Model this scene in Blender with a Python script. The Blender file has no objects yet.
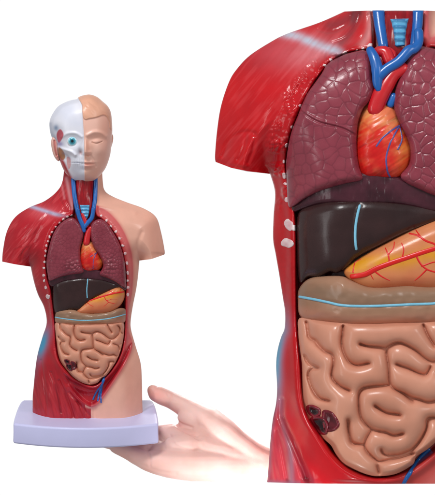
import bpy, math, random
import numpy as np
random.seed(4)
U = 0.001                       # one photo unit = one millimetre
C = bpy.context.scene.collection
F = np.float64

# ------------------------------------------------------------------ maths
def lin(rgb):
    c = np.array(rgb, F) / 255.0
    return np.where(c <= 0.04045, c / 12.92, ((c + 0.055) / 1.055) ** 2.4)

def spline(pts, closed=True, n=6):
    """Catmull-Rom through the points; a point with a third value 1 stays a sharp corner."""
    p = [np.array(q[:2], F) for q in pts]
    sharp = [len(q) > 2 and q[2] for q in pts]
    N = len(p); out = []; flat = []
    rng = range(N) if closed else range(N - 1)
    for i in rng:
        a, b = p[i], p[(i + 1) % N]
        pa = p[i - 1] if (closed or i > 0) else a
        pb = p[(i + 2) % N] if (closed or i + 2 < N) else b
        if sharp[i]: pa = a
        if sharp[(i + 1) % N]: pb = b
        if sharp[i] and sharp[(i + 1) % N]:
            out.append(a); flat.append(sharp[i] == 2)
            continue
        for k in range(n):
            t = k / n
            out.append(0.5 * ((2 * a) + (b - pa) * t + (2 * pa - 5 * a + 4 * b - pb) * t * t + (-pa + 3 * a - 3 * b + pb) * t ** 3))
            flat.append(False)
    if not closed: out.append(p[-1])
    return np.array(out), np.array(flat)

def segdist(x, y, a, b):
    dx, dy = b[0] - a[0], b[1] - a[1]
    L = dx * dx + dy * dy + 1e-12
    t = np.clip(((x - a[0]) * dx + (y - a[1]) * dy) / L, 0, 1)
    qx = a[0] + t * dx; qy = a[1] + t * dy
    return (x - qx) ** 2 + (y - qy) ** 2, qx, qy

def sdf(x, y, poly, want=False, skip=None):
    """signed distance to a polygon, positive inside (plus nearest point)"""
    best = np.full(x.shape, 1e18); bx = np.zeros(x.shape); by = np.zeros(x.shape)
    ins = np.zeros(x.shape, bool); N = len(poly)
    for i in range(N):
        a, b = poly[i], poly[(i + 1) % N]
        if not (skip is not None and skip[i]):
            d, qx, qy = segdist(x, y, a, b)
            m = d < best
            best = np.where(m, d, best)
            if want: bx = np.where(m, qx, bx); by = np.where(m, qy, by)
        if a[1] != b[1]:
            c = ((a[1] > y) != (b[1] > y)) & (x < (b[0] - a[0]) * (y - a[1]) / (b[1] - a[1]) + a[0])
            ins ^= c
    d = np.sqrt(best) * np.where(ins, 1, -1)
    return (d, bx, by) if want else d

def ld(x, y, pts, smooth=True):
    """distance to an open line"""
    p = spline(pts, False, 4)[0] if smooth and len(pts) > 2 else np.array([q[:2] for q in pts], F)
    best = np.full(x.shape, 1e18)
    for i in range(len(p) - 1):
        best = np.minimum(best, segdist(x, y, p[i], p[i + 1])[0])
    return np.sqrt(best)

def gs(d, w): return np.exp(-(d / w) ** 2)
def blob(x, y, cx, cy, rx, ry): return np.exp(-((x - cx) / rx) ** 2 - ((y - cy) / ry) ** 2)
def sm(t, a, b):
    t = np.clip((t - a) / (b - a), 0, 1); return t * t * (3 - 2 * t)
def rnd(d, R):
    t = np.clip(d / R, 0, 1); return np.sqrt(np.clip(1 - (1 - t) ** 2, 0, 1))

def lip(d, R): 
    t = np.clip(d / R, 0, 1); return .17 * rnd(d, R * .5) + .83 * t * (2 - t)
_lat = np.random.RandomState(7).rand(8, 256, 256)
def noise(x, y, s, seed=0):
    u = x / s + 37.3 + seed * 11.7; v = y / s + 91.1 + seed * 5.3
    i = np.floor(u).astype(int); j = np.floor(v).astype(int)
    fu = u - i; fv = v - j
    fu = fu * fu * (3 - 2 * fu); fv = fv * fv * (3 - 2 * fv)
    L = _lat[seed % 8]
    g = lambda a, b: L[a % 256, b % 256]
    return ((g(i, j) * (1 - fu) + g(i + 1, j) * fu) * (1 - fv) + (g(i, j + 1) * (1 - fu) + g(i + 1, j + 1) * fu) * fv) * 2 - 1
def fbm(x, y, s, seed=0, o=3):
    r = 0
    for k in range(o): r = r + noise(x, y, s / 2 ** k, seed + k) / 2 ** k
    return r / 1.6
def streak(x, y, ang, s, stretch, seed=0):
    c, q = math.cos(ang), math.sin(ang)
    u = x * c + y * q; v = -x * q + y * c
    return noise(u / stretch, v, s, seed) * .65 + noise(u / stretch, v, s * .45, seed + 1) * .35

def voronoi(x, y, s, seed=0, jit=.85):
    wx = x + fbm(x, y, s * 1.4, seed + 2, 2) * s * .3; wy = y + fbm(x, y, s * 1.4, seed + 4, 2) * s * .3
    u = wx / s; v = wy / s
    i = np.floor(u).astype(int); j = np.floor(v).astype(int)
    f1 = np.full(x.shape, 9.); f2 = np.full(x.shape, 9.)
    for a in (-1, 0, 1):
        for b in (-1, 0, 1):
            px = i + a + .5 + ((_lat[seed % 8][(i + a) % 256, (j + b) % 256]) - .5) * jit
            py = j + b + .5 + ((_lat[(seed + 3) % 8][(i + a) % 256, (j + b) % 256]) - .5) * jit
            d = np.hypot(u - px, v - py)
            f2 = np.where(d < f1, f1, np.minimum(f2, d)); f1 = np.minimum(f1, d)
    return f1, (f2 - f1) * s

class Puff:
    """smooth inflated thickness over an outline (Poisson), pinned to zero along optional crease lines"""
    def __init__(s, poly, n=90, lines=None, lw=.6):
        lo = poly.min(0); hi = poly.max(0)
        s.h = max(hi - lo) / n; s.o = lo - 4 * s.h
        nx = int((hi[0] - lo[0]) / s.h) + 9; ny = int((hi[1] - lo[1]) / s.h) + 9
        X, Y = np.meshgrid(s.o[0] + np.arange(nx) * s.h, s.o[1] + np.arange(ny) * s.h, indexing='ij')
        m = sdf(X, Y, poly) > -1.2 * s.h
        if lines:
            for q in lines: m &= ld(X, Y, q) > lw
        m[0] = m[-1] = False; m[:, 0] = m[:, -1] = False
        f = np.zeros(X.shape); I, J = np.indices(X.shape)
        w = 1.93
        for it in range(420):
            for par in (0, 1):
                nb = np.zeros_like(f)
                nb[1:-1, 1:-1] = (f[2:, 1:-1] + f[:-2, 1:-1] + f[1:-1, 2:] + f[1:-1, :-2] + s.h ** 2) / 4
                k = m & ((I + J) % 2 == par)
                f[k] += w * (nb[k] - f[k])
        s.f = np.sqrt(np.maximum(2 * f, 0))
        if lines:
            for _ in range(3):
                g = s.f; g = (np.roll(g, 1, 0) + np.roll(g, -1, 0) + 2 * g) / 4; s.f = (np.roll(g, 1, 1) + np.roll(g, -1, 1) + 2 * g) / 4
    def __call__(s, x, y):
        u = np.clip((x - s.o[0]) / s.h, 0, s.f.shape[0] - 1.001); v = np.clip((y - s.o[1]) / s.h, 0, s.f.shape[1] - 1.001)
        i = u.astype(int); j = v.astype(int); a = u - i; b = v - j; f = s.f
        return (f[i, j] * (1 - a) + f[i + 1, j] * a) * (1 - b) + (f[i, j + 1] * (1 - a) + f[i + 1, j + 1] * a) * b

# ------------------------------------------------------------------ objects
class Frame:
    """where a model stands: depth offset and forward lean about a base line"""
    def __init__(s, off=0, lean=0, y0=0, dx=0, dy=0): s.off, s.lean, s.y0, s.dx, s.dy = off, lean, y0, dx, dy
    def co(s, x, y, d):
        x = np.asarray(x, F); y = np.asarray(y, F); d = np.asarray(d, F)
        return np.stack([(x + s.dx - 217.5) * U, -(d + s.off + s.lean * (s.y0 - y)) * U, (247.5 - y - s.dy) * U], -1)

def empty(name, loc, label, cat, group=None):
    o = bpy.data.objects.new(name, None); C.objects.link(o); o.location = loc
    o.empty_display_size = .02
    o['label'] = label; o['category'] = cat
    if group: o['group'] = group
    bpy.context.view_layer.update()
    return o

def origin(o):
    v = np.zeros(3)
    while o is not None:
        v += np.array(o.location); o = o.parent
    return v

def mesh(name, V, faces, mat, parent, col=None, label=None, smooth=True):
    """faces: list of (n,3|4) int arrays"""
    me = bpy.data.meshes.new(name)
    c = V.mean(0) if len(V) else np.zeros(3)
    po = origin(parent) if parent is not None else np.zeros(3)
    me.vertices.add(len(V)); me.vertices.foreach_set('co', (V - c).astype(np.float32).ravel())
    tot = sum(f.size for f in faces); n = sum(len(f) for f in faces)
    me.loops.add(tot); me.loops.foreach_set('vertex_index', np.concatenate([f.ravel() for f in faces]).astype(np.int32))
    st = []; k = 0
    for f in faces:
        st.append(k + np.arange(len(f)) * f.shape[1]); k += f.size
    me.polygons.add(n); me.polygons.foreach_set('loop_start', np.concatenate(st).astype(np.int32))
    me.polygons.foreach_set('use_smooth', np.full(n, smooth))
    me.update(calc_edges=True); me.validate()
    if col is not None and len(me.vertices) == len(V):
        a = me.color_attributes.new('Paint', 'FLOAT_COLOR', 'POINT')
        rgba = np.ones((len(V), 4), np.float32); rgba[:, :3] = np.clip(col, 0, 1)
        a.data.foreach_set('color', rgba.ravel())
    me.materials.append(mat)
    o = bpy.data.objects.new(name, me); C.objects.link(o)
    if parent is not None: o.parent = parent
    o.location = tuple(c - po)
    if label: o['label'] = label
    return o

def relief(name, fr, poly, front, back, color, mat, parent, step=.6, label=None):
    """closed solid over an outline: front and back depth are functions of the place"""
    lo = poly.min(0) - step; hi = poly.max(0) + step
    nx = int((hi[0] - lo[0]) / step) + 2; ny = int((hi[1] - lo[1]) / step) + 2
    X, Y = np.meshgrid(lo[0] + np.arange(nx) * step, lo[1] + np.arange(ny) * step, indexing='ij')
    cx = (X[:-1, :-1] + step / 2); cy = (Y[:-1, :-1] + step / 2)
    keep = sdf(cx, cy, poly) > 0
    idx = np.arange(nx * ny).reshape(nx, ny)
    q = np.stack([idx[:-1, :-1][keep], idx[1:, :-1][keep], idx[1:, 1:][keep], idx[:-1, 1:][keep]], 1)
    used, inv = np.unique(q.ravel(), return_inverse=True); q = inv.reshape(-1, 4)
    x = X.ravel()[used].copy(); y = Y.ravel()[used].copy()
    e = np.concatenate([q[:, [0, 1]], q[:, [1, 2]], q[:, [2, 3]], q[:, [3, 0]]])
    key = np.sort(e, 1); k1 = key[:, 0].astype(np.int64) * len(used) + key[:, 1]
    u, ui, cnt = np.unique(k1, return_index=True, return_counts=True)
    be = e[ui[cnt == 1]]
    bv = np.unique(be)
    _, bx, by = sdf(x[bv], y[bv], poly, True)
    x[bv] = bx; y[bv] = by
    for _ in range(1):          # even out the first inner ring
        pass
    f = front(x, y); b = back(x, y); b = np.minimum(b, f - .15)
    N = len(x); VF = fr.co(x, y, f); VB = fr.co(x, y, b)
    col = color(x, y)
    V = [VF, VB]; CC = [col, col]
    # image y runs down: reverse the winding so that normals point to the camera
    qs = [q[:, ::-1].copy(), q + N]
    th = (f - b)
    thick = (th[be[:, 0]] > 3.0) & (th[be[:, 1]] > 3.0)
    a = be[~thick]
    qs[0] = q[:, ::-1].copy()
    if len(a): qs.append(np.stack([a[:, 0], a[:, 1], a[:, 1] + N, a[:, 0] + N], 1))
    a = be[thick]
    if len(a):
        w, wi = np.unique(a.ravel(), return_inverse=True); a = wi.reshape(-1, 2); M = len(w)
        V += [VF[w], VB[w]]; CC += [col[w], col[w]]
        qs.append(np.stack([a[:, 0], a[:, 1], a[:, 1] + M, a[:, 0] + M], 1) + 2 * N)
    return mesh(name, np.concatenate(V), qs, mat, parent, np.concatenate(CC), label)

def tube(name, P, R, mat, parent, seg=10, col=None, flat=1.0, label=None, cut=None):
    """round tube through world points P with radii R (metres), rounded ends"""
    P = np.array(P, F); R = np.array(R, F)
    if len(P) > 2:
        n = 5; t = []; r = []
        for i in range(len(P) - 1):
            a, b = P[i], P[i + 1]; pa = P[max(i - 1, 0)]; pb = P[min(i + 2, len(P) - 1)]
            for k in range(n):
                s = k / n
                t.append(.5 * (2 * a + (b - pa) * s + (2 * pa - 5 * a + 4 * b - pb) * s * s + (-pa + 3 * a - 3 * b + pb) * s ** 3))
                r.append(R[i] * (1 - s) + R[i + 1] * s)
        t.append(P[-1]); r.append(R[-1]); P = np.array(t); R = np.array(r)
    T = np.gradient(P, axis=0); T /= np.linalg.norm(T, axis=1)[:, None] + 1e-12
    # rounded ends
    A = [P[0] - T[0] * R[0] * c for c in (.98, .8, .45)]; ra = [R[0] * c for c in (.15, .6, .9)]
    B = [P[-1] + T[-1] * R[-1] * c for c in (.45, .8, .98)]; rb = [R[-1] * c for c in (.9, .6, .15)]
    P = np.concatenate([A, P, B]); R = np.concatenate([ra, R, rb]); T = np.concatenate([[T[0]] * 3, T, [T[-1]] * 3])
    ref = np.array([0, 1., 0])
    S = np.cross(T, ref); S /= np.linalg.norm(S, axis=1)[:, None] + 1e-9
    W = np.cross(S, T)
    a = np.linspace(0, 2 * math.pi, seg, endpoint=False)
    V = P[:, None] + R[:, None, None] * (S[:, None] * np.cos(a)[None, :, None] + W[:, None] * np.sin(a)[None, :, None] * flat)
    n = len(P); V = V.reshape(-1, 3)
    i = np.arange(n - 1)[:, None] * seg; j = np.arange(seg)[None]; k = (j + 1) % seg
    q = np.stack([i + j, i + k, i + seg + k, i + seg + j], -1).reshape(-1, 4)
    c0 = len(V); V = np.concatenate([V, [P[0]], [P[-1]]])
    if cut: V[:, 2] = np.clip(V[:, 2], cut[0], cut[1])
    jj = np.arange(seg)
    t1 = np.stack([np.full(seg, c0), (jj + 1) % seg, jj], 1); e0 = (n - 1) * seg
    t2 = np.stack([np.full(seg, c0 + 1), e0 + jj, e0 + (jj + 1) % seg], 1)
    return mesh(name, V, [q, t1, t2], mat, parent, None if col is None else np.tile(col, (len(V), 1)), label)

# ------------------------------------------------------------------ materials
def material(name, color=None, rough=.3, coat=.3, spec=.5, var=.06, bump=.0, bscale=900, sss=0, sssr=(1, .3, .2), sub=.003):
    m = bpy.data.materials.new(name); m.use_nodes = True
    nt = m.node_tree; N = nt.nodes; L = nt.links; b = N['Principled BSDF']
    tc = N.new('ShaderNodeTexCoord')
    nz = N.new('ShaderNodeTexNoise'); nz.inputs['Scale'].default_value = 60; nz.inputs['Detail'].default_value = 5
    L.new(tc.outputs['Object'], nz.inputs['Vector'])
    mr = N.new('ShaderNodeMapRange'); mr.inputs['To Min'].default_value = 1 - var; mr.inputs['To Max'].default_value = 1 + var
    mr.inputs['From Min'].default_value = .3; mr.inputs['From Max'].default_value = .7
    L.new(nz.outputs['Fac'], mr.inputs['Value'])
    mx = N.new('ShaderNodeVectorMath'); mx.operation = 'SCALE'
    if color is None:
        at = N.new('ShaderNodeAttribute'); at.attribute_name = 'Paint'; L.new(at.outputs['Color'], mx.inputs[0])
    else:
        mx.inputs[0].default_value = tuple(lin(color))
    L.new(mr.outputs['Result'], mx.inputs['Scale']); L.new(mx.outputs['Vector'], b.inputs['Base Color'])
    rr = N.new('ShaderNodeMapRange'); rr.inputs['To Min'].default_value = rough * .8; rr.inputs['To Max'].default_value = rough * 1.25
    n2 = N.new('ShaderNodeTexNoise'); n2.inputs['Scale'].default_value = 140; L.new(tc.outputs['Object'], n2.inputs['Vector'])
    L.new(n2.outputs['Fac'], rr.inputs['Value']); L.new(rr.outputs['Result'], b.inputs['Roughness'])
    b.inputs['Specular IOR Level'].default_value = spec
    b.inputs['Coat Weight'].default_value = coat; b.inputs['Coat Roughness'].default_value = .12
    if sss:
        b.inputs['Subsurface Weight'].default_value = sss; b.inputs['Subsurface Radius'].default_value = sssr
        b.inputs['Subsurface Scale'].default_value = sub
    if bump:
        n3 = N.new('ShaderNodeTexNoise'); n3.inputs['Scale'].default_value = bscale; n3.inputs['Detail'].default_value = 3
        L.new(tc.outputs['Object'], n3.inputs['Vector'])
        bp = N.new('ShaderNodeBump'); bp.inputs['Strength'].default_value = bump; bp.inputs['Distance'].default_value = .001
        L.new(n3.outputs['Fac'], bp.inputs['Height']); L.new(bp.outputs['Normal'], b.inputs['Normal'])
    return m

M = dict(
    body=material('glossy_painted_body', None, .24, .12, .36, .05, .03, 700),
    lung=material('glossy_lung', None, .27, .15, .4, .06, .08, 900),
    organ=material('glossy_organ', None, .3, .15, .4, .05, .05, 700),
    gut=material('satin_gut', None, .3, .12, .4, .04, .04, 900),
    liver=material('dark_liver', None, .27, .12, .4, .08, .06, 900),
    head=material('satin_head', None, .38, .12, .4, .02, .03, 900),
    blue=material('blue_vessel', (20, 96, 176), .3, .35, .5, .08),
    pale=material('pale_blue_line', (126, 196, 224), .35, .2, .5, .06),
    larynx=material('pale_blue_cartilage', None, .35, .2, .5, .06),
    red=material('red_vessel', (204, 26, 36), .28, .35, .5, .08),
    artery=material('red_artery', (222, 18, 16), .35, .2, .5, .06),
    violet=material('violet_vein', (88, 84, 150), .35, .2, .5, .1),
    bead=material('white_rib_end', None, .3, .3, .5, .05),
    lesion=material('glossy_lesion', None, .16, .15, .4, .15),
    base=material('lavender_base', (208, 208, 246), .42, .06, .4, .012, .02, 500),
    eye=material('eye', None, .15, .6, .5, .0),
    skin=material('hand_skin', None, .5, .0, .35, .03, .12, 1300, .25, (1, .35, .2), .006),
    nail=material('nail', (236, 190, 180), .3, .2, .5, .02),
)

RED = lin((196, 28, 38)); SKIN = lin((236, 179, 158)); PINK = lin((214, 96, 100)); DRED = lin((112, 18, 30))
def mix(a, b, t):
    a = np.asarray(a, F); b = np.asarray(b, F); t = np.asarray(t, F)[..., None]
    return a * (1 - t) + b * t

# ------------------------------------------------------------------ intestine creases (shared by both models)
GUT = [
 [(306,321),(307.5,335),(314,339),(318,345),(323,350),(331,353.5),(332.5,363),(331.5,376),(338,385),(349,389.5)],
 [(303,355),(308,362.5),(318,367)], [(318,367),(310,369),(308,376),(312,388),(319,397),(328,400)],
 [(342,325),(341,344),(345.5,357),(355,364),(368,363)],
 [(358.5,343.7),(370.5,345.4),(383.7,348),(384.8,353),(387,367.7),(390,384),(403,394),(411,400)],
 [(390,384),(372.8,386),(359.7,389.5),(357.5,403),(360.7,418),(370.6,428),(383.7,430),(392.4,433.7),(402,431.5)],
 [(383.7,348),(392,342.6),(399,341.5),(412,348),(427,360),(436,359)],
 [(394.6,363),(405.5,367.7),(416.4,373),(424,373),(428.4,365.5)], [(421,324),(426,335),(432,345)],
 [(370.6,429),(365,437),(364,447),(372.8,457.7),(379,460),(396,456),(412,453)],
 [(346.5,418),(348.7,433.7),(351,442.4),(362,443.5)],
 [(373.8,404),(386,411),(399,414)], [(379,447),(383.7,453),(405.5,451),(414,444.6),(424,429),(426,418),(436,417)],
 [(375,464),(378,475)], [(396.8,390),(412,396.5),(425,402),(436,398.7)],
 [(436,359),(448,350),(452,336),(446,328)], [(436,372),(448,378),(452,392),(446,404)],
 [(436,398),(446,404),(458,398)], [(436,417),(444,424),(446,436)], [(455,345),(466,352),(464,368),(454,374)],
]
GPUFF = None
def gutfield(x, y, k=1.0, wob=1.0):
    """x,y in large-model coordinates -> tube bulge 0..1 and crease mask"""
    wx = x + noise(x, y, 14, 1) * wob; wy = y + noise(x, y, 14, 2) * wob
    d = np.full(x.shape, 99.)
    for g in GUT: d = np.minimum(d, ld(wx, wy, g))
    global GPUFF
    if GPUFF is None:
        ring = [(290,314),(520,314),(500,400),(440,480),(370,482),(320,470),(292,400)]
        GPUFF = Puff(np.array(ring, F), 500, GUT, .5)
    b = GPUFF(wx, wy)
    return 1.35 * np.tanh(b / 14), gs(d, 1.3), d

# ================================================================== a torso model
def build(S, root, fr):
    s = S['s']; big = S['big']; st = S['step']
    ext = spline(S['ext'])[0]; outl, flat = spline(S['outline'])
    cav = spline(S['cavity'])[0]; rimo = spline(S['rim_outer'])[0]
    puff = Puff(ext)
    HM = S['hmax']
    def prof0(x, y): return HM * np.tanh(.66 * puff(x, y) / HM)
    edge = lambda x, y: lip(np.abs(sdf(x, y, outl, skip=flat)), S['R'])
    def prof(x, y): return prof0(x, y) * edge(x, y)
    base = lambda x, y: prof0(x, y) * lip(np.abs(sdf(x, y, outl, skip=flat)), S['R'])
    def bodyfront(x, y):
        h = prof(x, y); dc = sdf(x, y, cav)
        h = h - S['recess'] * sm(dc, -1.5 * s, 3 * s)
        h = h + 4.5 * s * gs(dc + 4.5 * s, 4.5 * s)
        return h + S['body_detail'](x, y, dc)
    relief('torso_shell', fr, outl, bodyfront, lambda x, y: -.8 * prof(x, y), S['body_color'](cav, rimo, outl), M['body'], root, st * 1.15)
    def organ(name, pts, off, amp, R, color, mat, detail=None, parent=None, step=None, label=None, thick=.7):
        poly = spline(pts)[0]; pf = Puff(poly, 50); mx = pf.f.max()
        def infl(x, y): return (pf(x, y) / mx) * .75 + .25
        def front(x, y):
            d = np.maximum(sdf(x, y, poly), 0); r = rnd(d, R * s)
            z = base(x, y) + off * s + amp * s * infl(x, y) * r
            return z + (detail(x, y, d) if detail else 0)
        def back(x, y):
            d = np.maximum(sdf(x, y, poly), 0)
            return base(x, y) + off * s - amp * s * thick * rnd(d, R * s)
        o = relief(name, fr, poly, front, back, color, mat, parent or root, step or st, label)
        return o, front
    def along(pts, fn, lift, r, name, mat, parent, label=None, flat=.7, taper=1.0, n=3, cut=None):
        p = spline(pts, False, n)[0]; d = fn(p[:, 0], p[:, 1]) + lift
        rr = np.linspace(r, r * taper, len(p))
        return tube(name, fr.co(p[:, 0], p[:, 1], d), rr * U, mat, parent, 10, flat=flat, label=label, cut=cut)

    # lungs
    lc1, lc2 = lin((124, 42, 58)), lin((152, 66, 80))
    for k, pts in enumerate((S['lung_a'], S['lung_b'])):
        cs = S['cell']
        def ldet(x, y, d, k=k):
            f1, e = voronoi(x, y, cs, k * 2 + 1)
            if big and k == 0: f1 = .5 + (f1 - .5) * .5
            a = sm(d, 1.5 * s, 6 * s)
            low = S['lungbump'](x, y)
            if big and k == 0: a = a * (1 - .6 * gs(ld(x, y, FISS), 2.5)); a = a; fz = 1.3 * gs(ld(x, y, [(p, q - 1.6) for p, q in FISS]), 1.6) - 1.5 * gs(ld(x, y, FISS), 1.1)
            else: fz = 0
            return fz + a * (-(.85 * s * S['gd'] * ((.25 + .75 * sm(noise(x, y, 26 * s, 4), -.4, .5)) if k == 0 else 1)) * gs(e, .10 * cs) + (1.2 * s * low) * (1 - f1) + .5 * s * noise(x, y, cs * 1.6, 3)) 
        def lcol(x, y, k=k):
            f1, e = voronoi(x, y, cs, k * 2 + 1)
            c = mix(lc1, lc2, np.clip(.45 + .4 * fbm(x, y, 30 * s, 2) + .25 * (1 - f1), 0, 1))
            return mix(c, lin((92, 34, 48)), .35 * gs(e, .09 * cs))
        organ('lung', pts, 7, 13, 8, lcol, M['lung'], ldet, step=st * .9)
    # heart
    hp = S['heart']; H = S['hmap']
    def hcol(x, y):
        u, v = H(x, y)     # large-model coordinates
        c = mix(lin((222, 36, 28)), lin((238, 140, 92)), np.clip(1.0 - sm(v, 103, 136) + .35 * fbm(u, v, 9, 3), 0, 1))
        f = streak(u, v, math.radians(-32), 4.5, 5, 2)
        c = mix(c, lin((238, 176, 110)), np.clip(.8 * sm(f, -.1, .5) * (1 - sm(v, 110, 150)), 0, 1))
        c = mix(c, lin((206, 14, 18)), np.clip(.85 * blob(u, v, 373, 156, 14, 16) * (1 + .8 * f), 0, 1))
        c = mix(c, lin((240, 160, 72)), np.clip(.95 * blob(u, v, 402, 148, 7, 20) + .4 * blob(u, v, 366, 122, 10, 10), 0, 1) * np.clip(.6 + f, 0, 1))
        c = mix(c, lin((140, 20, 22)), .45 * sm(f, .3, .5))
        c = mix(c, lin((205, 70, 40)), .6 * gs(ld(u, v, [(362,124),(372,134),(366,146)]), 1.2) + .5 * gs(ld(u, v, [(392,160),(398,150),(396,138)]), 1.1))
        return c
    ho, hf = organ('heart', hp, -3, 21, 16, hcol, M['organ'], lambda x, y, d: (.8 * s * streak(*H(x, y), math.radians(-32), 4.5, 4, 2)) * sm(d, 2 * s, 6 * s), step=st * .8)
    for q in S['heart_veins']: along(q, hf, -.2 * s, 1.0 * s, 'coronary_vein', M['violet'], ho, flat=.5)
    # neck block, vessels
    def tcol(x, y):
        return mix(lin((112, 12, 24)), lin((176, 24, 34)), np.clip(.5 + .6 * streak(x, y, math.pi / 2, 3 * s, 5, 1), 0, 1))
    to, tf = organ('throat_muscle', S['throat'], -3, 7, 5, tcol, M['body'], lambda x, y, d: .9 * s * streak(x, y, math.pi / 2, 4.5 * s, 5, 1) * .6, step=st)
    def lxcol(x, y):
        u, v = S['lxmap'](x, y)
        return mix(lin((94, 172, 214)), lin((42, 116, 172)), .8 * (np.sin(v * 2 * math.pi * 4.2) > .55) * (np.abs(u) < .75))
    organ('larynx', S['larynx'], 3, 5, 2.5, lxcol, M['larynx'], lambda x, y, d: 1.0 * s * np.sin(S['lxmap'](x, y)[1] * 2 * math.pi * 4.2), step=st * .6)
    for nm, mt, pts, r, lift in S['vessels']:
        fn = lambda x, y: base(x, y)
        p = np.array(pts, F); q = spline(p[:, :2], False, 1)[0]
        d = fn(q[:, 0], q[:, 1]) + lift * s
        tube(nm, fr.co(q[:, 0], q[:, 1], d), p[:, 2] * U if p.shape[1] > 2 else np.full(len(q), r * U), M[mt], root, 16, flat=.8, cut=S['cut'])
    # diaphragm
    dc1 = lin((50, 18, 28))
    def dcol(x, y): return mix(dc1, lin((82, 34, 48)), np.clip(.5 + .6 * fbm(x, y, 12 * s, 1), 0, 1))
    dz = lambda x, y, d: .42 * s * noise(x, y * .35, 2.6 * s, 4) * sm(d, 1 * s, 5 * s) * S['dfib'](x, y)
    organ('diaphragm', S['diaphragm'], 0, 7.5, 5, dcol, M['lung'], dz, step=st)
    # liver
    def vcol(x, y): return mix(lin((42, 22, 23)), lin((58, 35, 35)), np.clip(.5 + .6 * fbm(x, y, 25 * s, 5), 0, 1))
    vo, vf = organ('liver', S['liver'], -2, 13, 12, vcol, M['liver'], lambda x, y, d: (.7 * s * noise(x, y, 16 * s, 2)) * sm(d, 0, 8 * s) - 1.1 * s * gs(ld(x, y, S['ligament']), 3 * s), label='dark liver')
    along(S['ligament'], vf, .2 * s, 1.35 * s, 'ligament', M['pale'], vo)
    # stomach
    def scol(x, y):
        u, v = S['gmap'](x, y)
        c = mix(lin((212, 120, 78)), lin((224, 146, 98)), np.clip(.5 + .5 * fbm(u, v, 22, 3), 0, 1))
        yl = gs(ld(u, v, [(350,268),(372,262),(400,262),(428,254),(455,246)]), 7.5)
        c = mix(c, lin((224, 152, 30)), np.clip(.9 * yl * (1 + .5 * noise(u, v, 8, 2)), 0, 1))
        return mix(c, lin((196, 90, 60)), .45 * sm(v + .2 * (u - 350), 283, 296))
    so, sf = organ('stomach', S['stomach'], -4, 17, 15, scol, M['organ'], label='orange stomach with painted arteries')
    G = S['ginv']
    for q, r, t in (([(351,276),(364,274),(376,268),(392,262),(407,257),(422,252),(440,247),(462,244)], 2.5, .8),
              ([(388,263),(387,256),(384,248)], 1.0, .5), ([(387.5,254),(392,248),(393,242)], .8, .6),
              ([(408,234),(416,236),(424,241),(432,244),(436,248)], 1.1, .8), ([(418,236),(414,230)], .8, .5),
              ([(414,255),(419,264),(427,270),(440,273)], 1.0, .7), ([(425,269),(418,276),(413,280)], .8, .5),
              ([(352,272),(354,263),(360,259)], .8, .5), ([(450,245),(456,236),(466,232)], .9, .6), ([(372,270),(380,276),(388,280)], .9, .5), ([(400,259),(402,250),(400,243)], .8, .5), ([(368,272),(372,279)], .7, .5), ([(420,266),(432,262),(446,262)], .8, .5)):
        p = [G(*a) for a in q]
        along(p, sf, .0, r * s * 1.1, 'artery', M['artery'], so, flat=.38, taper=t)
    # colon
    def ccol(x, y):
        u, v = S['gmap'](x, y)
        c = mix(lin((160, 120, 94)), lin((178, 132, 106)), np.clip(.5 + .5 * fbm(u, v, 20, 1), 0, 1))
        c = mix(c, lin((126, 104, 84)), .6 * gs(S['coldist'](x, y) + 8 * s, 9 * s))
        return mix(c, lin((186, 130, 106)), sm(S['coldist'](x, y), 6 * s, 14 * s))
    def cdet(x, y, d): return (1.4 * s * noise(x, y * .5, 17 * s, 5) + .5 * s * noise(x, y, 6 * s, 1)) * sm(d, 1 * s, 8 * s) - 1.2 * s * gs(S['coldist'](x, y), 2.4 * s)
    co, cf = organ('transverse_colon', S['colon'], 1, 12, 11, ccol, M['gut'], cdet)
    along(S['colon_line'], cf, .2 * s, 1.35 * s, 'colon_band', M['pale'], co, n=5)
    # intestines
    gm = S['gmap']; cx_, cy_ = S['caecum']
    def gdet(x, y, d):
        u, v = gm(x, y); b, c, _ = gutfield(u, v)
        return S['gutamp'] * s * (b - .6) * sm(d, 0, 5 * s) + .35 * s * noise(u, v, 12, 6) - 5.5 * s * np.minimum(1, 1.6 * blob(x, y, cx_, cy_, 15 * s, 14 * s))
    def gcol(x, y):
        u, v = gm(x, y); b, c, _ = gutfield(u, v)
        q = mix(lin((208, 141, 115)), lin((217, 153, 128)), np.clip(.5 + .5 * fbm(u, v, 25, 4), 0, 1))
        return mix(q, lin((186, 112, 90)), .12 * c)
    go, gf = organ('intestines', S['gut'], 2, 11, 11, gcol, M['gut'], gdet, step=st * .85)
    # opened caecum
    cx, cy = S['caecum']
    for A, dep in (([(-13,-12),(-7,-14),(1,-10),(1,-4),(-5,-1),(-11,-5)], 3.0), ([(3,-8),(11,-8),(17,-2),(20,6),(14,12),(6,12),(3,4)], 1.6), ([(-9,0),(-3,-3),(5,-1),(9,6),(7,15),(0,15),(-6,9)], 3.6)):
        pl = spline([(cx + a * s, cy + b * s) for a, b in A])[0]; ctr = pl.mean(0)
        def cfront(x, y, pl=pl, dep=dep):
            d = np.maximum(sdf(x, y, pl), 0)
            return gf(x, y) + (dep * .9 + .6) * s * rnd(d, 3.2 * s) - dep * s * sm(d, 1.4 * s, 5.5 * s) + .3 * s * noise(x, y, 3 * s, 2)
        def ccl(x, y, pl=pl, dep=dep):
            d = sdf(x, y, pl); t = sm(d, 1.4 * s, 3.8 * s) * min(1, dep / 3)
            return mix(mix(lin((132, 34, 48)), lin((102, 22, 34)), np.clip(.5 + fbm(x, y, 5 * s, 1), 0, 1)), lin((30, 8, 13)), t)
        relief('caecum_opening', fr, pl, cfront, lambda x, y: gf(x, y) - 4 * s, ccl, M['lesion'], root, st * .7)
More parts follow.
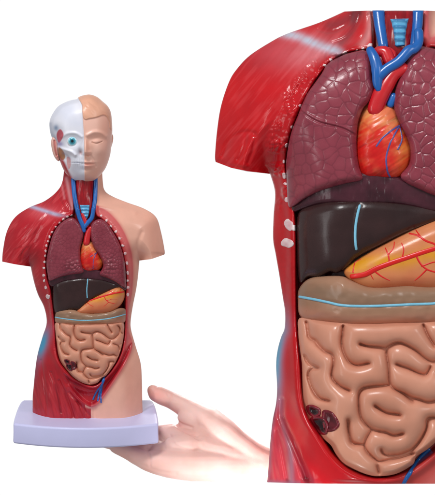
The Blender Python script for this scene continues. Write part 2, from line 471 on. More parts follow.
    # rib ends along the opening
    for i, (x, y, r) in enumerate(S['beads']):
        rs = np.random.RandomState(i); ph = rs.rand(3) * 6; el = .85 + .3 * rs.rand()
        pl = np.array([(x + r * el * (1 + .13 * math.sin(2 * t + ph[0]) + .09 * math.sin(3 * t + ph[1])) * math.cos(t), y + r / el * (1 + .13 * math.sin(2 * t + ph[0]) + .08 * math.sin(4 * t + ph[2])) * math.sin(t)) for t in np.linspace(0, 2 * math.pi, 22, endpoint=False)])
        relief('rib_end', fr, pl, lambda a, b: bodyfront(a, b) + .16 + (.42 if r < 3.5 else .16) * r * rnd(np.maximum(sdf(a, b, pl), 0), r * .8),
               lambda a, b: bodyfront(a, b) - .6, lambda a, b: mix(lin((246, 226, 226)), lin((228, 176, 182)), np.clip(.35 + .8 * fbm(a, b, 2.2 * (2 if big else 1), i % 5), 0, 1)), M['bead'], root, max(.22, r * .12))
    for pts in S['iliac']:
        along([p[:2] for p in pts], bodyfront, .4 * s, pts[0][2], 'iliac_vein', M['blue'], root, flat=.6, taper=.75, cut=S['cut'])
    return bodyfront, base

# ================================================================== LARGE MODEL
def mirror(pts, c): return [(2 * c - p[0],) + tuple(p[1:]) for p in reversed(pts)]
left = [(344,11.8,2),(320,22.5),(287,34),(271,42),(250,55.5),(237,69),(229,82),(221,106),(217,131),(215,155),(215.5,162,2),(231,168,2),(247,171.5,2),(270,174,2),
        (274,187),(275,197),(273.5,215),(273,239),(275.5,254),(279,274),(283,299),(285,313),(284.5,328),(281,337),(277.5,350),(276,365),(277,387),(276,403),(272.5,420.5),(270,444.5),(268.5,466),(267,482,2)]
right = [(533,482,2),(526,430),(522,390),(521,360),(514,330),(514,300),(522,260),(526,215),(526,190),(529,174,2),(553,171,2),(585,162,2),(584,131),(579,106),(569,80),(556,62),(535,46),(505,36),(470,24),(447,11.8,2)]
eleft = [(352,-70),(346,0),(320,22.5),(287,34),(271,42),(250,55.5),(237,69),(229,82),(221,106),(217,131),(214,170),(216,215),(250,232),(268,250),(279,274),(283,299),(285,328),(277.5,350),(276,387),(272.5,420.5),(268,470),(266,560)]
eright = [(536,560),(526,430),(521,360),(514,300),(524,250),(550,232),(584,215),(586,170),(579,106),(556,62),(505,36),(460,20),(447,0),(440,-70)]

def big_detail(x, y, dc):
    h = 0
    # shoulder fibres
    sh = sm(dc, -14, -26) * (y < 200)
    fib = streak(x, y, math.radians(-50), 3.2, 9, 1)
    h = h + sh * fib * .32
    # deltoid edge, notch lines and neck folds
    h = h - 2.5 * gs(ld(x, y, [(262,168),(266,140),(279,112),(300,88),(318,72)]), 5) * (y > 60)
    h = h + 2.2 * gs(ld(x, y, [(288,36),(312,45),(345,57)]), 3.5)
    h = h - 2.4 * gs(ld(x, y, [(318,30),(332,32),(348,24),(352,10)]), 2) - 2.4 * gs(ld(x, y, [(332,44),(346,38),(358,22),(360,8)]), 2) - 2.0 * gs(ld(x, y, [(341,50),(356,44),(366,30),(368,8)]), 2)
    # forearm-stump hollows
    h = h + 3.2 * np.clip(1.3 * blob(x, y, 243, 156, 17, 17), 0, 1) - 2.2 * gs(ld(x, y, [(223,156),(230,140),(243,133),(254,134)]), 2.6) - 1.4 * gs(ld(x, y, [(238,160),(243,150),(246,136)]), 2.0) - 1.4 * gs(ld(x, y, [(248,163),(253,150),(255,136)]), 2.0)
    # beaded rim
    rim = gs(dc + 9, 9) * sm(y, 40, 62)
    top = 1 - sm(y, 196, 240)
    f1, e = voronoi(x, y, 4.2, 2, 1.0)
    h = h + rim * (3.0 * top + .45 * (1 - top) * (1 - sm(y, 330, 370))) * (1 - f1) * 1.3 * sm(noise(x, y, 11, 5) , -.6, .2)
    # lower belly roll and groin groove
    low = sm(y, 330, 400)
    h = h + low * 9 * gs(ld(x, y, [(290,330),(292,370),(296.5,396.5),(302,418),(314,442),(327,460),(342,474),(362,486),(390,492)]), 10)
    h = h - 6 * gs(ld(x, y, [(280,400),(281,418),(291,440),(301,464),(309,486)]), 3.2)
    h = h - 2.5 * gs(ld(x, y, [(276,430),(283,452),(288,486)]), 3)
    h = h + low * sm(dc, -22, -30) * streak(x, y, math.radians(80), 4, 9, 3) * .9
    h = h - 3 * gs(ld(x, y, [(399,486),(412,462),(428,448)]), 2.5) * 0
    return h * sm(sdf(x, y, OUTL_BIG), 0, 5)

def big_color(cav, rimo, outl):
    def f(x, y):
        dc = sdf(x, y, cav); dr = sdf(x, y, rimo); do = sdf(x, y, outl)
        c = mix(lin((206, 20, 28)), lin((172, 16, 28)), np.clip(.5 + .7 * fbm(x, y, 40, 2), 0, 1))
        sh = sm(-dc, 10, 26) * (y < 200)
        fib = streak(x, y, math.radians(-50), 2.6, 10, 1)
        c = mix(c, lin((222, 74, 78)), np.clip(sh * sm(fib, .0, .6) * .28, 0, 1))
        c = mix(c, lin((214, 122, 128)), np.clip(.9 * blob(x, y, 316, 54, 34, 17) * (1 + .5 * fib), 0, 1) * sm(-dc, 4, 12))
        c = mix(c, lin((200, 74, 84)), np.clip(.6 * blob(x, y, 280, 52, 30, 18), 0, 1))
        c = mix(c, lin((196, 204, 222)), np.clip(gs(ld(x, y, [(282,33),(300,38),(318,46),(338,53)]), 4.6) * (.85 + .3 * fib) * .9, 0, 1))
        c = mix(c, lin((132, 44, 52)), np.clip(.75 * gs(ld(x, y, [(330,26),(344,22),(356,12)]), 7) + .7 * gs(ld(x, y, [(358,6),(352,30),(340,44)]), 4), 0, 1) * (y < 50))
        c = mix(c, lin((216, 140, 140)), np.clip(.8 * gs(ld(x, y, [(369,4),(369,30),(362,46)]), 4), 0, 1))
        rim = gs(dc + 7, 8) * sm(y, 50, 70)
        c = mix(c, lin((190, 14, 26)), .8 * np.clip(rim, 0, 1))
        f1, e = voronoi(x, y, 4.2, 2, 1.0)
        # painted white flecks on the rim bumps
        fl = rim * sm(.34 - f1, 0, .1) * sm(noise(x, y, 7, 6), .1, .4) * (y < 150)
        c = mix(c, lin((240, 178, 178)), np.clip(.2 * fl, 0, 1))
        # right half: skin outside the rim
        sk = sm(-dr, 0, 2.5) * (x > 410)
        c = mix(c, SKIN, sk)
        c = mix(c, lin((222, 110, 112)), .8 * gs(dr, 5) * (x > 415))
        # blue hip, muted outer thigh
        c = mix(c, lin((104, 158, 190)), np.clip(1.1 * gs(do, 5.5) * blob(x, y, 278, 358, 40, 38), 0, 1))
        lo = sm(y, 385, 430) * sm(-dc, 26, 34)
        c = mix(c, mix(lin((150, 40, 56)), lin((186, 50, 62)), np.clip(.5 + .8 * streak(x, y, math.radians(80), 3.5, 10, 3), 0, 1)), np.clip(lo, 0, 1))
        c = mix(c, lin((142, 112, 128)), np.clip(.6 * gs(ld(x, y, [(279,392),(283,425),(290,450),(291,484)]), 3.0), 0, 1))
        c = mix(c, lin((116, 22, 34)), .6 * np.clip(gs(ld(x, y, [(283,418),(292,440),(302,464),(309,486)]), 2.5), 0, 1))
        c = mix(c, lin((120, 90, 110)), .6 * gs(do, 2.5) * sm(y, 380, 420) * (x < 300))
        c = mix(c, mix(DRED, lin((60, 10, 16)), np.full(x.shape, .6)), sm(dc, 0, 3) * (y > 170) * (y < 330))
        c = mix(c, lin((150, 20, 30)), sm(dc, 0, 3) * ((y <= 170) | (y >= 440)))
        c = mix(c, lin((214, 104, 96)), .8 * blob(x, y, 440, 480, 34, 22))
        return c
    return f

FISS = [(299,111),(308,118),(320,124),(340,129),(354,136)]
lung_a = [(320,76),(327,65),(341,57),(354,53),(364,52),(369,58),(371,79),(373,90),(369,102),(362,110),(357,124),(355.5,140),(356,155),(358,168),(361,180),(345,184),(320,191),(304,199),(293,206.5),(288,206),(286.5,190),(286,176),(286,160),(290,136),(297,117),(306,96)]
lung_b = [(418,47.5),(412.5,53),(405,63.5),(399,77),(394,90),(392,106),(395,118),(400,129),(405,139),(408.6,152),(407,165.5),(399,176),(404,183),(416,189),(435,197),(462,204),(496,210),(503,200),(506,170),(500,130),(490,98),(476,72),(458,57),(440,52),(428,49)]
S_big = dict(
    s=1.0, big=True, cut=((247.5 - 481.9) * U, (247.5 - 11.9) * U), step=.62, hmax=72, R=68, recess=17, ext=eleft + eright, outline=left + right,
    cavity=[(372,-40),(372,40),(368,50),(341,56),(320,75),(303,104),(290,136),(285.6,163),(288,184),(293,205),(295.5,230),(296,285),(297,330),(300,365),(302,396),(308,416),(322,437),(334,454),(350,467),(377,476),(404,470),(424,457),(446,436),(470,400),(484,360),(492,320),(500,260),(508,200),(508,165),(502,130),(492,98),(477,71),(458,56),(432,49),(421,44),(420,-40)],
    rim_outer=[(362,-60),(362,20),(340,46),(310,70),(288,110),(276,160),(276,230),(284,300),(280,400),(300,460),(340,500),(400,500),(436,476),(462,440),(492,390),(506,340),(512,260),(520,200),(518,150),(505,105),(490,70),(465,48),(437,40),(426,30),(426,-60)],
    body_detail=big_detail, body_color=big_color, lung_a=lung_a, lung_b=lung_b, cell=10.5, gd=.62, lungbump=lambda x, y: .8 + 0 * x,
    heart=[(366,103),(380,100),(394,106),(400,122),(408,140),(412,155),(408,170),(396,180),(376,181),(360,178),(353,160),(353,140),(357,118)], hmap=lambda x, y: (x, y),
    heart_veins=[[(397.5,127),(392,137),(387,148),(384.5,160),(386,172),(389,178)], [(397,127),(388,133),(381,139),(375,147)], [(397.5,127),(400,140),(396,150)]],
    throat=[(376,11.9,1),(378,30),(382,52),(394,62),(404,56),(412,46),(416,30),(417.5,11.9,1)],
    larynx=[(389,20.5,1),(407.5,20,1),(405,32),(403.5,47,1),(396,48.5),(393.5,47,1),(392,33)], lxmap=lambda x, y: ((x - 398) / 8, (y - 20) / 27),
    vessels=[('jugular_vein','blue',[(377,-2,6),(377.5,12,6),(379,28,5.6),(382,47,5)],4,5),
             ('jugular_vein','blue',[(418,-2,5.4),(417,12,5.4),(416,28,5.2),(413,46,4.6)],4,5),
             ('aorta','red',[(377,53,5.0),(384,54,6.2),(388,62,6.4)],6,9),
             ('aorta','red',[(402,70,5.5),(392,76,7),(385,86,8.2),(379,97,8.6),(374,110,8.0)],7,10),
             ('aorta','red',[(380,50,3),(391,55,4),(389,66,6),(384,76,6)],6,6),
             ('vena_cava','blue',[(369,52,4.2),(373,60,5.4),(376,72,6.2),(376,84,5.0),(377,90,3.4)],5,15),
             ('vena_cava','blue',[(417,34,4.8),(417,44,4.6),(413,50,4.8),(407,52.5,5.4),(397,63,5.2),(386,70,5.2),(377,78,5.6)],5,15),
             ('pulmonary_vein','blue',[(389,105,4),(392,98,4)],4,8)],
    diaphragm=[(289,199),(300,190),(330,180),(360,172),(385,174),(410,180),(436,190),(470,198),(500,204),(504,214),(480,218),(435,213),(407,207),(386,205),(360,205.5),(336,204),(318,205),(303,209),(292,212)],
    dfib=lambda x, y: .4 + 1.2 * blob(x, y, 378, 196, 32, 20),
    liver=[(296.5,222),(300,210),(312,204),(336,199),(360,198),(390,199),(420,203),(450,210),(458,215),(436,221),(407,232),(382,244),(357,257),(346,267),(336,273),(329,272),(318,277),(308,277),(300,283),(297.5,270),(296.5,245)],
    ligament=[(358.5,206),(356,216),(354.2,228),(354,240),(355,249)],
    stomach=[(343,270),(352,262),(368,252),(388,241),(412,229),(436,219),(462,212),(484,222),(492,245),(484,270),(460,288),(430,291),(400,290),(375,290),(358,286),(347,279)],
    gmap=lambda x, y: (x, y), ginv=lambda x, y: (x, y),
    colon=[(297.5,300),(299,288),(308.6,278.5),(324,276),(341,276),(350,280),(367,286.5),(387,286.5),(407,284.5),(430,286),(455,282),(480,276),(494,284),(496,306),(484,318),(460,320),(435,322),(410,323.5),(387,324),(360,325),(335,323),(314,320),(300,316)],
    colon_line=[(299,296.5),(305,297.5),(316,299.5),(328,302),(339,304.5),(352,305.5),(367,305.6),(387,305),(407,304),(421,303.5),(435,302.6),(460,298),(490,292)],
    gut=[(299,318),(315,319),(340,321),(370,322),(400,321),(430,320),(460,318),(484,318),(488,335),(482,362),(470,395),(450,425),(428,446),(415,455),(411,463),(395,472),(377,474.5),(366,473),(353,468),(342,462),(335,453),(330,444),(322,437),(313,426),(307,415),(303,400),(302,386),(301.5,365),(299.5,348),(298,333)],
    gutamp=15, caecum=(318.5, 417.5),
    beads=[(369,47.5,3.0),(362,50,1.4),(356,52,1.2),(344,54.5,2.4),(330,61,1.8),(324,66.5,1.5),(284,176,2.6),(285,184,1.6),(286.5,200,2.4),(288.5,225,5.0),(293.5,228,3.0),(287,243,5.4),(300,107,1.8),(291.5,128,1.6),(286,146,1.8),(283.5,162,1.5),(439,46,2.6),(457,51,2.6),(475,64,2.6),(489,85,2.6),(500,112,2.6),(508,140,2.6),(512,170,2.8),(512,200,2.8)],
    iliac=[[(427,449,2.6),(420,456),(412,466),(404,478),(400,488)]],
)
cd = S_big['colon_line']
S_big['coldist'] = lambda x, y: y - np.interp(x, [p[0] for p in cd], [p[1] for p in cd])
OUTL_BIG = spline(left + right)[0]

frB = Frame(off=12)
rootB = empty('anatomical_torso_model', tuple(frB.co(400, 483, 0)), 'large close-up torso model cropped flat at neck and hips, at the right edge', 'anatomical model')
build(S_big, rootB, frB)

# ================================================================== SMALL MODEL
K = .404
def g_to_small(x, y): return (55.5 + (x - 298) * K * 1.02, 321 + (y - 318) * K)
def g_from_small(x, y): return (298 + (x - 55.5) / (K * 1.02), 318 + (y - 321) / K)
sl = [(64,158,2),(62,180),(56,191),(43.7,200.6),(29,206.7),(14.6,216.4),(6,231),(2,250),(1.2,261,2),(14.6,263.7,2),(29.6,266,2),(32.8,281),(36.8,294),(43,307),(45.4,322),(41.3,336),(36.4,353),(34,367.7),(32,387),(31,399),(31,428,2)]
sr = [(142,428,2),(141,399),(140.7,380),(139.5,363),(134.6,346),(130,329),(129.8,319),(132,304.6),(135,290),(136.8,278),(138,266),(138.5,260,2),(150.4,258.5,2),(163.3,254,2),(163.7,250),(160,231),(155,216.4),(143,208),(126,201.8),(111.6,195.8),(104,190),(102,180),(101,158,2)]
el = [(66,120),(62,180),(56,191),(43.7,200.6),(29,206.7),(14.6,216.4),(6,231),(1,262),(4,285),(24,290),(38,298),(45,320),(41.3,336),(36.4,353),(32,387),(30,460)]
er = [(143,460),(140.7,380),(134.6,346),(130,325),(134,298),(146,286),(164,275),(163.7,250),(160,231),(155,216.4),(143,208),(126,201.8),(111.6,195.8),(104,190),(102,180),(100,120)]
OUTL_SM = spline(sl + sr)[0]
PELV = [(131,342),(129,352),(122,366),(113,380),(104,393),(96,403),(88,405),(78,398),(68,386)]
def sm_detail(x, y, dc):
    h = 0 * x
    sh = sm(-dc, 6, 12) * (y < 285) * (x < 80)
    h = h + sh * streak(x, y, math.radians(-50), 1.5, 8, 1) * .35
    h = h + 1.0 * gs(ld(x, y, [(28,204),(44,209),(66,215)]), 2) - 1.2 * gs(ld(x, y, [(62,182),(64,196),(70,208)]), 1.2) - 1.0 * gs(ld(x, y, [(57,190),(60,200),(64,208)]), 1.0)
    h = h - 1.2 * gs(ld(x, y, [(29,262),(31,245),(38,228),(48,214)]), 2.5)
    h = h - .8 * gs(ld(x, y, [(10,258),(14,250),(20,247)]), 1.2) - .7 * gs(ld(x, y, [(20,261),(22,252),(26,247)]), 1.0)
    # collar bone and arm fold on the skin half
    h = h + 1.2 * gs(ld(x, y, [(100,206),(116,208),(134,212)]), 3.0) - 1.0 * gs(ld(x, y, [(137,258),(137,244),(141,232)]), 2.2)
    rim = gs(dc + 3, 3); f1, e = voronoi(x, y, 2.0, 2, 1.0)
    h = h + rim * (y > 215) * (y < 350) * (1 - f1) * .5
    h = h + 3.0 * gs(ld(x, y, [(50,340),(51,351),(60.7,370),(73,384.7),(87,389.5),(98,388)]), 3.2) * sm(y, 335, 352)
    h = h - 4.0 * sm(sdf(x, y, PELV_POLY), 0, 4) + 1.6 * gs(ld(x, y, PELV), 2.2)
    for L in ([(50,372),(56,388),(60,412)], [(58,380),(66,396),(72,416)], [(68,392),(78,404),(84,420)], [(40,360),(44,390),(46,420)], [(76,401),(84,410),(92,420)]):
        h = h - 1.4 * gs(ld(x, y, L), 1.3)
    h = h + sm(y, 355, 375) * (x < 88) * .5 * streak(x, y, math.radians(74), 1.8, 9, 3) * sm(-dc, 4, 8)
    # hip / thigh modelling on the skin half
    h = h - 2.0 * gs(ld(x, y, [(93,409),(93.5,426)]), 3)
    return h * sm(sdf(x, y, OUTL_SM), 0, 2.5)
PELV_POLY = spline(PELV + [(62,372),(75,380),(92,386),(104,378),(116,364),(124,348)])[0]
def sm_color(cav, rimo, outl):
    def f(x, y):
        dc = sdf(x, y, cav); dr = sdf(x, y, rimo); do = sdf(x, y, outl)
        c = mix(lin((196, 30, 42)), lin((172, 26, 40)), np.clip(.5 + .7 * fbm(x, y, 16, 2), 0, 1))
        fib = streak(x, y, math.radians(-50), 1.3, 9, 1)
        sh = sm(-dc, 5, 11) * (y < 285)
        c = mix(c, lin((214, 74, 80)), np.clip(sh * sm(fib, 0, .6) * .5, 0, 1))
        c = mix(c, lin((206, 96, 104)), np.clip(.6 * blob(x, y, 44, 212, 16, 7), 0, 1))
        c = mix(c, lin((180, 174, 204)), np.clip(.95 * gs(ld(x, y, [(24,204),(40,209),(56,214),(66,216)]), 1.9), 0, 1))
        c = mix(c, lin((214, 150, 156)), .7 * gs(ld(x, y, [(66,178),(69,194),(72,208)]), 1.8) + .4 * gs(ld(x, y, [(61,184),(64,198)]), 1.2))
        rim = gs(dc + 3, 3.5) * (y > 210)
        c = mix(c, lin((182, 18, 34)), .7 * np.clip(rim, 0, 1) * (x < 86))
        sk = sm(-dr, -.4, 1.0) * (x > 84 + 0 * y) * (1 - (y > 190) * (y < 208) * (x < 92))
        c = mix(c, lin((224, 124, 122)), .75 * sm(-dc, 0, 5) * (x > 90) * (y > 205))
        c = mix(c, SKIN, sk)
        c = mix(c, lin((206, 84, 88)), .45 * gs(dr, 2.2) * (x > 90) * (y > 205))
        c = mix(c, lin((72, 150, 190)), np.clip(1.15 * gs(do - 2, 5) * blob(x, y, 40, 344, 20, 15), 0, 1))
        c = mix(c, lin((120, 70, 96)), .5 * gs(do, 3) * sm(y, 350, 370) * (x < 60))
        lo = sm(y, 372, 390) * (x < 90) * sm(-sdf(x, y, PELV_POLY), 1, 4)
        c = mix(c, mix(lin((160, 28, 42)), lin((190, 44, 54)), np.clip(.5 + .8 * streak(x, y, math.radians(74), 1.6, 9, 3), 0, 1)), np.clip(lo, 0, 1))
        c = mix(c, lin((110, 24, 38)), .5 * gs(ld(x, y, [(54,384),(60,412)]), 1) * 1.0)
        pv = sm(sdf(x, y, PELV_POLY), -1, 2)
        c = mix(c, mix(lin((190, 34, 48)), lin((150, 20, 36)), np.clip(.5 + .6 * fbm(x, y, 8, 3), 0, 1)), pv)
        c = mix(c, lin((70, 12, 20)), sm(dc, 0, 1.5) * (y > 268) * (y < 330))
        return c
    return f

sbeads = [(71.5,215.2,1.3),(67.2,216.4,1.2),(63,218.8,1.3),(59.4,222.5,1.2),(55.8,226.8,1.3),(52,231.7,1.3),(49.2,236.3,1.3),(47.8,240.7,1.1),(46,245,1.3),(45.3,250.4,1.3),(44.9,255.2,1.2),(44.4,261.3,1.4),(43.4,267.4,1.3),(43,274.7,1.4),(43.4,280,1.2),(44.9,286.8,1.5),(47,296,2.2),
          (100.7,215.2,1.2),(106,220,1.4),(110.4,225.6,1.3),(115.2,231,1.5),(118.9,237.8,1.5),(122,245,1.5),(124.5,252.8,1.5),(126.2,262.5,1.5),(126.9,272.2,1.6),(126.4,280,1.4),(126.9,286.8,1.5),(126.9,294,1.5)]
S_sm = dict(
    s=K, big=False, cut=None, step=.42, hmax=30, R=24, recess=7, ext=el + er, outline=sl + sr,
    cavity=[(74,150),(73.5,200),(73,213),(68,217),(59,223.5),(52,234),(47.3,249),(45.3,262),(46.5,277),(50,290),(52.5,311),(54,330),(55,346),(58.5,360),(66,370),(76,379),(92,385),(105,376),(118,358),(123,340),(124,322),(124.5,300),(125.5,280),(124,262),(119,243),(110,228),(101,219),(95,214),(94,200),(94,150)],
    rim_outer=[(68,140),(68,195),(62,212),(44,228),(38,262),(42,300),(45,330),(44,350),(54,372),(62,384),(76,397),(88,406),(96,404),(104,394.5),(113,381),(122,367),(129.5,352),(131,342),(127.5,330),(127.5,310),(131,290),(132,266),(129,246),(120,226),(108,212),(98,206),(95,198),(95,140)],
    body_detail=sm_detail, body_color=sm_color,
    lung_a=[(71,217),(60,223),(52.5,234),(47.8,250),(45.9,262.5),(47.3,275),(49.5,280),(59.4,276.5),(70,274),(82.5,272),(81.5,265),(80,257),(80,247),(82,240),(83,232),(79,223)],
    lung_b=[(92,222),(99,218.5),(106,222),(111,229),(119,243),(123.7,260),(125,277),(124.6,287),(115.2,281.5),(107,277.5),(99,274),(102.5,265),(98.8,255),(93,246.5),(90,237),(89.5,229)],
    cell=3.5, gd=.7, lungbump=lambda x, y: .4 + 4.2 * blob(x, y, 73, 265, 9, 8) + 4.2 * blob(x, y, 108, 265, 8, 10),
    heart=[(82,241),(87,239.5),(92,241.5),(96,248),(100,256),(102.5,263),(99,269),(91,271.5),(83,270.5),(79,264),(78.5,256),(80,248)],
    hmap=lambda x, y: (370 + (x - 87.5) / K, 100 + (y - 240) / .40),
    heart_veins=[[(96,252),(93,259),(92.5,268)], [(96,252),(90,256)]],
    throat=[(75.5,150),(76,195),(78,214),(83.5,220),(90,214),(92.5,195),(93,150)],
    larynx=[(79.3,204.5,1),(89.2,204.5,1),(88.3,214),(85.5,219),(81.5,214)], lxmap=lambda x, y: ((x - 84) / 4, (y - 205) / 14),
    vessels=[('jugular_vein','blue',[(72.4,172,1.9),(73,183,2.2),(74.2,196,2.3),(77.5,212,2.4)],4,4.5),
             ('jugular_vein','blue',[(95.0,172,1.9),(95,184,2.1),(94.6,198,2.1),(92.5,212,2.2)],4,4.5),
             ('aorta','red',[(90,228,2.2),(88,232,2.8),(86.8,237,3.2),(86,242,3.3)],7,10),
             ('aorta','red',[(82,214,1.6),(84,219,2.2),(86,225,2.4)],6,6),
             ('vena_cava','blue',[(77,209,2.0),(79,217,2.2),(82,224,2.4),(83.5,230,2.1)],5,8),
             ('vena_cava','blue',[(92.8,209,1.9),(91.5,217,2.2),(87.5,222,2.3),(83.5,227,2.1)],5,8)],
    diaphragm=[(48,279),(60,273),(74,268),(88,267),(100,270),(113,276),(125,283),(125,290),(114,284),(103,280.5),(88,279),(74,279.5),(62,281.5),(51,286)],
    dfib=lambda x, y: .5 + 0 * x,
    liver=[(52,290),(53.5,283),(63,279),(76,276.5),(90,276.5),(104,278.5),(117,283),(121,286),(113,289),(104,293),(94,297.5),(86,303),(79,309),(70,310),(62,312.5),(55,313.5),(52.3,305)],
    ligament=[(87.3,277.5),(86.6,284),(86.2,290),(86.6,297)],
    stomach=[(75,311),(82,303.5),(92,297),(104,291),(114,286.5),(121.5,286.5),(124,293),(122,301),(116,308),(106,313),(92,314),(80,314.5)],
    gmap=lambda x, y: g_from_small(x, y), ginv=lambda x, y: g_to_small(x, y),
    colon=[(54,317),(56,311),(65,309),(73,309),(82,312),(95,312.5),(108,311),(118,307.5),(124.5,308.5),(125,315),(123,322),(110,323.5),(95,324),(78,324.5),(62,323.5),(55,322)],
    colon_line=[(54.3,316.5),(60,317.5),(68,318.5),(78,319.5),(90,319.5),(103,318.5),(114,316.5),(124.5,313.5)],
    gut=[(55,322),(70,323),(90,323),(110,322.5),(122,321.5),(123,332),(120.5,347),(115,361),(106,374),(101,377),(96,382.5),(88,384),(80,381.5),(73,377),(67,371),(60.5,362.5),(57.5,354),(56,343),(54.6,332)],
    gutamp=15, caecum=(68.5, 364),
    beads=sbeads, iliac=[[(105,374,1.5),(102,381),(99,390),(97,400)], [(101,383,1.0),(95,392),(92,399)], [(101,384,1.0),(100,394),(100,402)]],
)
cs_ = S_sm['colon_line']
S_sm['coldist'] = lambda x, y: y - np.interp(x, [p[0] for p in cs_], [p[1] for p in cs_])
frS = Frame(off=-30, lean=.22, y0=414)
frS.dx, frS.dy = 1.0, .6
rootS = empty('anatomical_torso_model', tuple(frS.co(86, 440, 0)), 'small complete torso model with half skull head on a lavender base, held by the hand', 'anatomical model')
bf, bb = build(S_sm, rootS, frS)

# ---- head
HO = [(76.6,99.4,1),(78.6,97.2,1),(83,95.6),(89.7,94.8),(96.5,97),(102,101.4),(107.5,106.5),(110.6,113.5),(111.8,127),(111.5,138),(110.6,148),(109,157),(104.5,168.7),(96.5,178),(90,181.5),(84.5,182.8),(77,181.8),(70.5,178.6),(64,171),(60,162),(57,154),(55.5,145),(51,136),(49.3,127),(50,119),(54.5,110.7),(59,105.8),(64.8,102.6),(71,100.4)]
HP = spline(HO)[0]; hpf = Puff(HP, 60)
def side(x, y): return sm(x - (77.5 + 4.7 * sm(y, 96, 107) + 2.0 * sm(y, 104, 145)), -.35, .35)
HAIR = spline([(74,90),(100,92),(116,106),(116,131),(110,129),(108.6,121),(104,115.5),(97,117.5),(90,118.8),(83,117.5)])[0]
def headfront(x, y):
    d = np.maximum(sdf(x, y, HP), 0); w = side(x, y); b = 1 - w
    h = 1.0 * hpf(x, y) * (.35 + .65 * rnd(d, 16)) * rnd(d, 5)
    h = h + w * 1.6 * sm(d, 0, 1)
    # skin side
    hair = sm(sdf(x, y, HAIR), -.7, .7) * w
    h = h + hair * (1.7 + .6 * streak(x, y, math.radians(35), 3.2, 3, 2))
    nose = np.exp(-((x - 85.5) / (1.8 + 1.6 * sm(y, 140, 153))) ** 2) * sm(y, 136, 152) * (1 - sm(y, 152.5, 156))
    h = h + nose * 7.5 * (.4 + .6 * w)
    h = h + w * (1.4 * blob(x, y, 89.3, 152.5, 1.8, 1.6) - 2.2 * blob(x, y, 88, 155.6, 1.6, .9))
    h = h + w * (1.6 * gs(ld(x, y, [(87.5,135.5),(94,132.5),(101,133.2),(105.5,136.5)]), 1.9))
    h = h - w * 3.2 * blob(x, y, 96, 139.8, 7.5, 3.6) + w * 2.2 * blob(x, y, 97, 141, 4.2, 2.2) - w * .9 * gs(ld(x, y, [(92,142.4),(96.5,143.6),(102,141.6)]), .55)
    h = h + w * 1.8 * blob(x, y, 101, 151, 7, 6) - w * 1.0 * gs(ld(x, y, [(90.5,156),(94,161),(95.5,166)]), 1.3)
    lip = w + b * .25
    h = h + lip * (2.0 * blob(x, y, 86, 162.1, 7.5, 1.4) + 2.2 * blob(x, y, 86, 166, 6.2, 1.6) - 1.3 * gs(ld(x, y, [(80,164),(86,163.9),(93.5,163.8)]), .55) - 1.0 * blob(x, y, 86, 169.8, 6, 1.5))
    h = h + 1.8 * blob(x, y, 84.5, 175.5, 7, 4.5)
    h = h - w * .7 * gs(ld(x, y, [(85.7,157.5),(85.7,160.5)]), .7)
    # skull side
    h = h + b * (1.3 * gs(ld(x, y, [(62,137),(68,133.6),(76,133.6),(81.5,137)]), 1.6) - 3.4 * blob(x, y, 72.5, 141.5, 6.4, 5.2))
    h = h - b * 3.6 * blob(x, y, 80.6, 152.2, 2.2, 3.0)
    h = h + b * (2.2 * gs(ld(x, y, [(57.5,147),(64,149.6),(71,152),(75,155)]), 1.7) - 3.2 * blob(x, y, 64.8, 157, 5.5, 4.2) - 2.2 * blob(x, y, 68.2, 162.5, 2.2, 5.0))
    h = h - b * 3.0 * blob(x, y, 59, 137, 3.2, 8.0)
    h = h + b * 1.4 * gs(ld(x, y, [(61,161),(65,170),(73,177.5)]), 2.2)
    tee = b * blob(x, y, 77.5, 162.5, 6.0, 3.6)
    h = h + tee * (1.2 - .9 * gs(np.abs(((x / 1.75) % 1) - .5) * 1.75, .28) - 1.2 * gs(y - 162.6, .45))
    return h
TEMPLE = spline([(60.5,129.5),(62.8,132),(63.6,135.5),(61.5,140),(58.8,143),(57,139),(56.6,134.5),(58,131)])[0]
JAWM = spline([(58.5,147.5),(61.5,149),(64,152.5),(65,157),(63,160),(60,158.5),(58.2,153)])[0]
CHEEK = spline([(66.6,157.5),(69,157),(70.6,160),(70.4,166),(68.6,169),(67,165)])[0]
